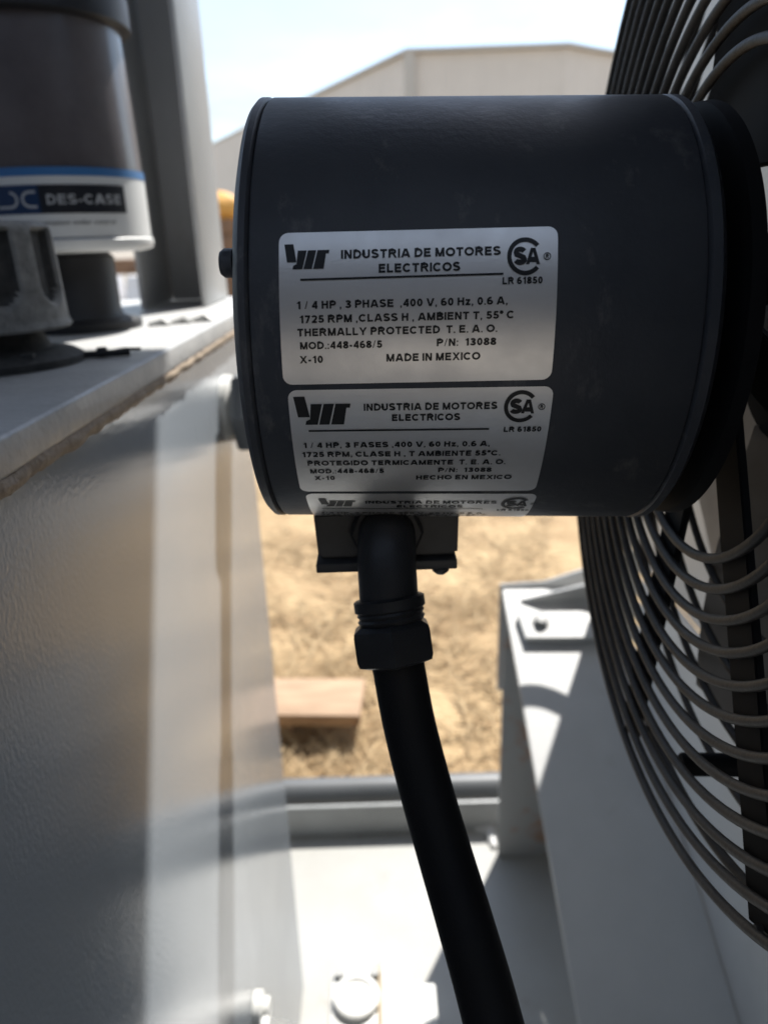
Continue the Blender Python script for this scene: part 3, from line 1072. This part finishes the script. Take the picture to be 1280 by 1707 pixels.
obj('thread_collar', bm, 'fitting_plastic', cn)
bm = B()
hexpos = Vector((0.0010, 0.2320, 0.9226))
lathe(bm, [(0.0125, 0), (0.0149, 0.0016), (0.0152, 0.0030), (0.0152, 0.0115), (0.0145, 0.0135), (0.0112, 0.0146)], hexpos, hd, n=6)
obj('compression_nut', bm, 'fitting_plastic', cn, smooth=25)
bm = B()
hp = [hexpos + hd * 0.010, (0.0033, 0.2285, 0.9070), (0.0062, 0.2215, 0.8892), (0.0106, 0.2110, 0.8720), (0.0166, 0.1965, 0.8535), (0.0222, 0.1805, 0.8390),
      (0.0288, 0.1605, 0.8200), (0.040, 0.12, 0.78), (0.06, 0.05, 0.66), (0.09, 0.0, 0.3), (0.1, 0.0, -0.04)]
tube(bm, smooth_path(hp, 10), 0.0094, 32)
o = obj('conduit_hose', bm, 'hose_rubber', origin=(0.003, 0.228, 0.907))
props(o, 'thick black flexible conduit hanging down from the motor connector', 'conduit')

# ------------------------------------------------------------------ fan guard
GS = 0.092
guard = thing('fan_guard', 'black wire fan guard of concentric rings beside the motor', 'fan guard', MC + Ax * GS - Av * 0.205)


def ring_pts(s, r, n=160):
    return [MC + Ax * s + Au * (r * math.cos(2 * math.pi * k / n)) + Av * (r * math.sin(2 * math.pi * k / n)) for k in range(n)]


nr = 12
for k in range(nr):
    r = 0.0865 + (0.205 - 0.0865) * k / (nr - 1)
    bm = B()
    tube(bm, ring_pts(GS, r), 0.0019, 10, closed=True)
    obj('ring', bm, 'guard_wire', guard, smooth=60)
bm = B()
tube(bm, ring_pts(GS + 0.014, 0.2035), 0.0022, 10, closed=True)
obj('rim', bm, 'guard_wire', guard, smooth=60)
bm = B()
lathe(bm, [(0.030, SR + 0.0106), (0.066, SR + 0.0108), (0.0695, SR + 0.0120), (0.0700, SR + 0.0160), (0.066, SR + 0.0180), (0.030, SR + 0.0265)], MC, Ax, n=96, uv=MUV)
obj('centre_plate', bm, 'black_strap', guard)
STRAPS = [R(q) for q in (-59, -99, -145, 170, 30, -15)]
for a in STRAPS:
    dr = Au * math.cos(a) + Av * math.sin(a)
    pe = -Au * math.sin(a) + Av * math.cos(a)
    o_ = MC + Ax * (GS + 0.0022)
    bm = B()
    prism(bm, [o_ + dr * 0.028 - pe * 0.0095, o_ + dr * 0.204 - pe * 0.0095, o_ + dr * 0.204 + pe * 0.0095, o_ + dr * 0.028 + pe * 0.0095], Ax * 0.003, 0.0005)
    obj('strap', bm, 'black_strap', guard)
bm = B()
o_ = MC + Ax * (GS + 0.0056)
prism(bm, [o_ - Au * 0.044 + Av * 0.050, o_ + Au * 0.052 + Av * 0.050, o_ + Au * 0.052 + Av * 0.196, o_ - Au * 0.048 + Av * 0.196], Ax * 0.004, 0.0008)
obj('mount_bar', bm, 'black_strap', guard)
for a in STRAPS:
    bm = B()
    dr = Au * math.cos(a) + Av * math.sin(a)
    tube(bm, [MC + Ax * GS + dr * 0.204, MC + Ax * (GS + 0.014) + dr * 0.2035], 0.0020, 8)
    obj('tie', bm, 'guard_wire', guard)

for r in (0.125, 0.150, 0.175, 0.198):
    bm = B()
    tube(bm, ring_pts(GS + 0.034, r, 120), 0.0019, 8, closed=True)
    obj('inner_ring', bm, 'guard_wire', guard, smooth=60)
bm = B()
so = MC + Ax * (GS + 0.006) + Au * 0.023 - Av * 0.178
lathe(bm, [(0.0042, 0), (0.0048, 0.001), (0.0048, 0.052), (0.0036, 0.054)], so, Ax, n=16)
obj('stud', bm, 'black_strap', guard)

# ------------------------------------------------------------------ fan behind the guard
fan = thing('cooling_fan', 'pale grey fan blades on a dark hub behind the wire guard', 'fan', MC + Ax * 0.16)
bm = B()
lathe(bm, [(0.020, 0.122), (0.046, 0.124), (0.050, 0.130), (0.050, 0.168), (0.02, 0.172)], MC, Ax, n=48, uv=MUV)
obj('hub', bm, 'black_strap', fan)
NB = 5
for k in range(NB):
    bm = B()
    grid = []
    for i in range(15):
        f = i / 14
        r = 0.045 + 0.145 * f
        half = R(17 + 9 * f)
        pitch_ = 0.034 - 0.012 * f
        sweep = R(14) * f * f
        row = []
        for j in range(9):
            g = j / 8 - 0.5
            t = R(-92 + 72 * k) + sweep + 2 * half * g
            s = 0.146 + pitch_ * g * 1.4 + 0.010 * (1 - 4 * g * g)
            row.append(MC + Ax * s + Au * (r * math.cos(t)) + Av * (r * math.sin(t)))
        grid.append(row)
    top = [[bm.verts.new(p) for p in row] for row in grid]
    bot = [[bm.verts.new(p + Ax * 0.0022) for p in row] for row in grid]
    for i in range(14):
        for j in range(8):
            bm.faces.new((top[i][j], top[i][j + 1], top[i + 1][j + 1], top[i + 1][j]))
            bm.faces.new((bot[i][j], bot[i + 1][j], bot[i + 1][j + 1], bot[i][j + 1]))
    per = [(0, j) for j in range(9)] + [(i, 8) for i in range(1, 15)] + [(14, j) for j in range(7, -1, -1)] + [(i, 0) for i in range(13, 0, -1)]
    for (a, b), (c, d) in zip(per, per[1:] + per[:1]):
        bm.faces.new((top[a][b], bot[a][b], bot[c][d], top[c][d]))
    obj('blade', bm, 'blade', fan, smooth=50)

# ------------------------------------------------------------------ oil cooler housing
cool = thing('oil_cooler', 'grey sheet steel oil cooler housing with round fan shroud', 'oil cooler', (0.58, 0.35, FZ))
FC = MC + Ax * 0.345
HX, HY0, HY1, HZ0, HZ1 = 0.371, -0.35, 1.13, 0.60, 1.42
bm = B()
# face panel with a round opening
n = 72
inner, outer = [], []
for k in range(n):
    t = 2 * math.pi * k / n
    cy, cz = math.cos(t), math.sin(t)
    inner.append((HX, FC.y + 0.208 * cy, FC.z + 0.208 * cz))
    m_ = max(abs(cy), abs(cz))
    outer.append((HX, FC.y + 0.24 * cy / m_, FC.z + 0.24 * cz / m_))
iv = [bm.verts.new(p) for p in inner]
ov = [bm.verts.new(p) for p in outer]
for k in range(n):
    bm.faces.new((iv[k], iv[(k + 1) % n], ov[(k + 1) % n], ov[k]))
y0, y1, z0, z1 = FC.y - 0.24, FC.y + 0.24, FC.z - 0.24, FC.z + 0.24
for a, b, c, d in ((HY0, y0, HZ0, HZ1), (y1, HY1, HZ0 + 0.07, HZ1), (y0, y1, HZ0, z0), (y0, y1, z1, HZ1)):
    bm.faces.new([bm.verts.new(p) for p in ((HX, a, c), (HX, b, c), (HX, b, d), (HX, a, d))])
prism(bm, [(HX, y1, HZ0), (HX, HY1 - 0.07, HZ0), (HX, HY1, HZ0 + 0.07), (HX, y1, HZ0 + 0.07)], (0.004, 0, 0))
obj('face_panel', bm, 'grey_paint', cool, smooth=0)
bm = B()
prism(bm, [(HX + 0.006, HY0, HZ1), (HX + 0.006, HY1, HZ1), (0.80, HY1, HZ1), (0.80, HY0, HZ1)], (0, 0, 0.004))
prism(bm, [(HX + 0.006, HY1 - 0.004, HZ0 + 0.07), (0.80, HY1 - 0.004, HZ0 + 0.07), (0.80, HY1 - 0.004, HZ1 - 0.001), (HX + 0.006, HY1 - 0.004, HZ1 - 0.001)], (0, 0.004, 0))
prism(bm, [(HX + 0.006, HY0, HZ0), (0.80, HY0, HZ0), (0.80, HY0, HZ1 - 0.001), (HX + 0.006, HY0, HZ1 - 0.001)], (0, 0.004, 0))
prism(bm, [(HX + 0.006, HY0, HZ0 - 0.004), (0.80, HY0, HZ0 - 0.004), (0.80, HY1 - 0.07, HZ0 - 0.004), (HX + 0.006, HY1 - 0.07, HZ0 - 0.004)], (0, 0, 0.004))
obj('casing', bm, 'grey_paint', cool, smooth=0)
bm = B()
lathe(bm, [(0.2075, 0.300), (0.212, 0.300), (0.212, 0.345), (0.2075, 0.345), (0.2075, 0.300)], MC, Ax, n=96, uv=MUV, cap0=False, cap1=False)
obj('shroud', bm, 'grey_paint', cool)
bm = B()
box(bm, 0.50, 0.56, HY0 + 0.03, HY1 - 0.05, HZ0 + 0.01, HZ1 - 0.02)
obj('core', bm, 'core_fins', cool, smooth=0)
for y in (-0.3, 0.9):
    bm = B()
    box(bm, 0.72, 0.78, y - 0.03, y + 0.03, FZ, HZ0 - 0.005, 0.002)
    obj('leg', bm, 'grey_paint', cool)

# ------------------------------------------------------------------ white fittings down on the deck
fv = thing('flow_valve', 'white painted valve block with tan gasket on the deck below', 'valve', (-0.05, 0.72, FZ))
bm = B()
box(bm, -0.098, -0.030, 0.64, 0.780, FZ, 0.055, 0.006)
obj('body', bm, 'white_paint', fv)
bm = B()
lathe(bm, [(0.030, 0), (0.032, 0.002), (0.032, 0.010), (0.029, 0.012), (0.024, 0.012), (0.022, 0.008), (0.010, 0.008)], (-0.060, 0.732, 0.0555), Z, n=40)
obj('bonnet', bm, 'white_paint', fv)
bm = B()
box(bm, -0.0295, -0.0255, 0.61, 0.784, FZ, 0.0585)
obj('gasket', bm, 'tan_gasket', fv)
bm = B()
box(bm, -0.0252, 0.004, 0.61, 0.784, FZ, 0.058, 0.004)
obj('flange', bm, 'white_paint', fv)
bm = B()
box(bm, 0.0045, 0.052, 0.60, 0.770, FZ, 0.035, 0.004)
obj('outlet_block', bm, 'white_paint', fv)
for x in (-0.085, -0.035):
    bm = B()
    hexhead(bm, (x, 0.769, 0.0553), Z, 0.008, 0.008)
    obj('bolt', bm, 'bolt_zinc', fv)

tv = thing('hand_valve', 'small white lever valve low on the side of the tank', 'valve', (-0.148, 0.53, 0.36))
bm = B()
lathe(bm, [(0.016, 0), (0.016, 0.008), (0.010, 0.010), (0.010, 0.016)], (-0.1498, 0.54, 0.310), (1, 0, 0), n=24)
obj('boss', bm, 'white_paint', tv)
bm = B()
prism(bm, [(-0.135, 0.470, 0.337), (-0.135, 0.508, 0.343), (-0.135, 0.528, 0.310), (-0.135, 0.585, 0.227), (-0.135, 0.600, 0.200), (-0.135, 0.560, 0.200), (-0.135, 0.505, 0.280)], (0.007, 0, 0), 0.002)
obj('lever', bm, 'white_paint', tv)

# unseen pump-shaped block added under the frame to cut light bouncing off the deck
pm = thing('bounce_blocker', 'unseen dark grey pump-shaped block added to cut light bouncing off the deck', 'pump', (0.10, 0.0, FZ))
bm = B()
lathe(bm, [(0.05, -0.46), (0.15, -0.455), (0.165, -0.44), (0.165, 0.38), (0.15, 0.40), (0.07, 0.41), (0.07, 0.47)], (0.10, 0.03, 0.13), (0, 1, 0), n=64)
obj('casing', bm, 'slate_paint', pm)
for k in range(18):
    t = R(20 * k)
    c_, s_ = math.cos(t), math.sin(t)
    bm = B()
    m_ = Matrix.Translation((0.10, 0.0, 0.13)) @ Matrix.Rotation(t, 4, 'Y')
    box(bm, -0.003, 0.003, -0.36, 0.36, 0.164, 0.177, m=m_)
    obj('fin', bm, 'slate_paint', pm)
for y in (-0.3, 0.3):
    bm = B()
    box(bm, -0.06, 0.26, y - 0.04, y + 0.04, FZ + 0.0105, 0.02, 0.004)
    obj('foot', bm, 'slate_paint', pm)
bm = B()
box(bm, -0.13, 0.34, -0.55, 0.52, FZ + 0.0005, FZ + 0.010, 0.002)
obj('base_plate', bm, 'box_steel', pm)

# ------------------------------------------------------------------ timber on the straw
wb = thing('timber_skid', 'weathered wooden plank raised on a bearer on the straw', 'plank', (-0.45, 1.8, GZ))
bm = B()
M_ = Matrix.Translation((-0.085, 1.725, 0)) @ Matrix.Rotation(R(-4), 4, 'Z')
box(bm, -0.75, 0.0, 0.0, 0.185, -0.222, -0.186, 0.004, m=M_)
obj('plank', bm, 'timber', wb)
for x in (-0.62, -0.28):
    bm = B()
    box(bm, x, x + 0.08, 0.04, 0.175, GZ, -0.2225, 0.004, m=M_)
    obj('bearer', bm, 'timber', wb)

# ------------------------------------------------------------------ things far behind, seen in slivers
random.seed(2)
cr = thing('wooden_crate', 'brown slatted wooden crate far behind beside the post', 'crate', (-2.9, 13.0, GZ))
for k in range(7):
    bm = B()
    z = GZ + 0.02 + k * 0.245
    box(bm, -3.6, -2.2, 12.97, 13.0, z, z + 0.225, 0.006)
    obj('plank', bm, 'crate_wood', cr)
bm = B()
box(bm, -3.58, -2.22, 13.002, 14.3, GZ, 1.40)
obj('box', bm, 'crate_wood', cr)
bm = B()
bmesh.ops.create_icosphere(bm, subdivisions=3, radius=0.42, matrix=Matrix.Translation((-2.62, 13.6, 1.55)) @ Matrix.Diagonal((1.0, 0.8, 0.8, 1)))
for v in bm.verts:
    v.co += v.co.normalized() * 0.12 * mnoise.noise(v.co * 3)
    v.co.z = max(v.co.z, 1.405)
o = obj('tarp_bundle', bm, 'orange_tarp', origin=(-2.75, 13.6, 1.405))
props(o, 'orange tarpaulin bundle lying on the far brown crate', 'tarp')
for k, (x, w, lbl) in enumerate(((-4.32, 0.40, 'left white bulk bag far behind under the breather'),
                                 (-3.62, 0.46, 'right white bulk bag far behind, next to the post'))):
    bm = B()
    box(bm, x - w / 2, x + w / 2, 12.0, 12.6, GZ, 0.62)
    bmesh.ops.subdivide_edges(bm, edges=bm.edges, cuts=5, use_grid_fill=True)
    for v in bm.verts:
        q = (v.co.z - GZ) / 0.92
        b_ = 1 + 0.12 * math.sin(math.pi * q)
        v.co.x = x + (v.co.x - x) * b_
        v.co += Vector((1, 0.6, 0.4)) * 0.05 * mnoise.noise(v.co * 4)
    o = obj('bulk_bag', bm, 'bag_white', origin=(x, 12.3, GZ), smooth=60)
    props(o, lbl, 'bag', 'white bulk bags')
bm = B()
box(bm, -5.2, -3.2, 12.9, 13.1, 0.62, 0.86, 0.01)
box(bm, -5.2, -5.05, 12.9, 13.1, GZ, 0.619, 0.01)
box(bm, -3.4, -3.25, 12.9, 13.1, GZ, 0.619, 0.01)
o = obj('timber_rail', bm, 'crate_wood', origin=(-4.2, 13.0, GZ))
props(o, 'reddish brown timber rail behind the white bulk bags', 'rail')
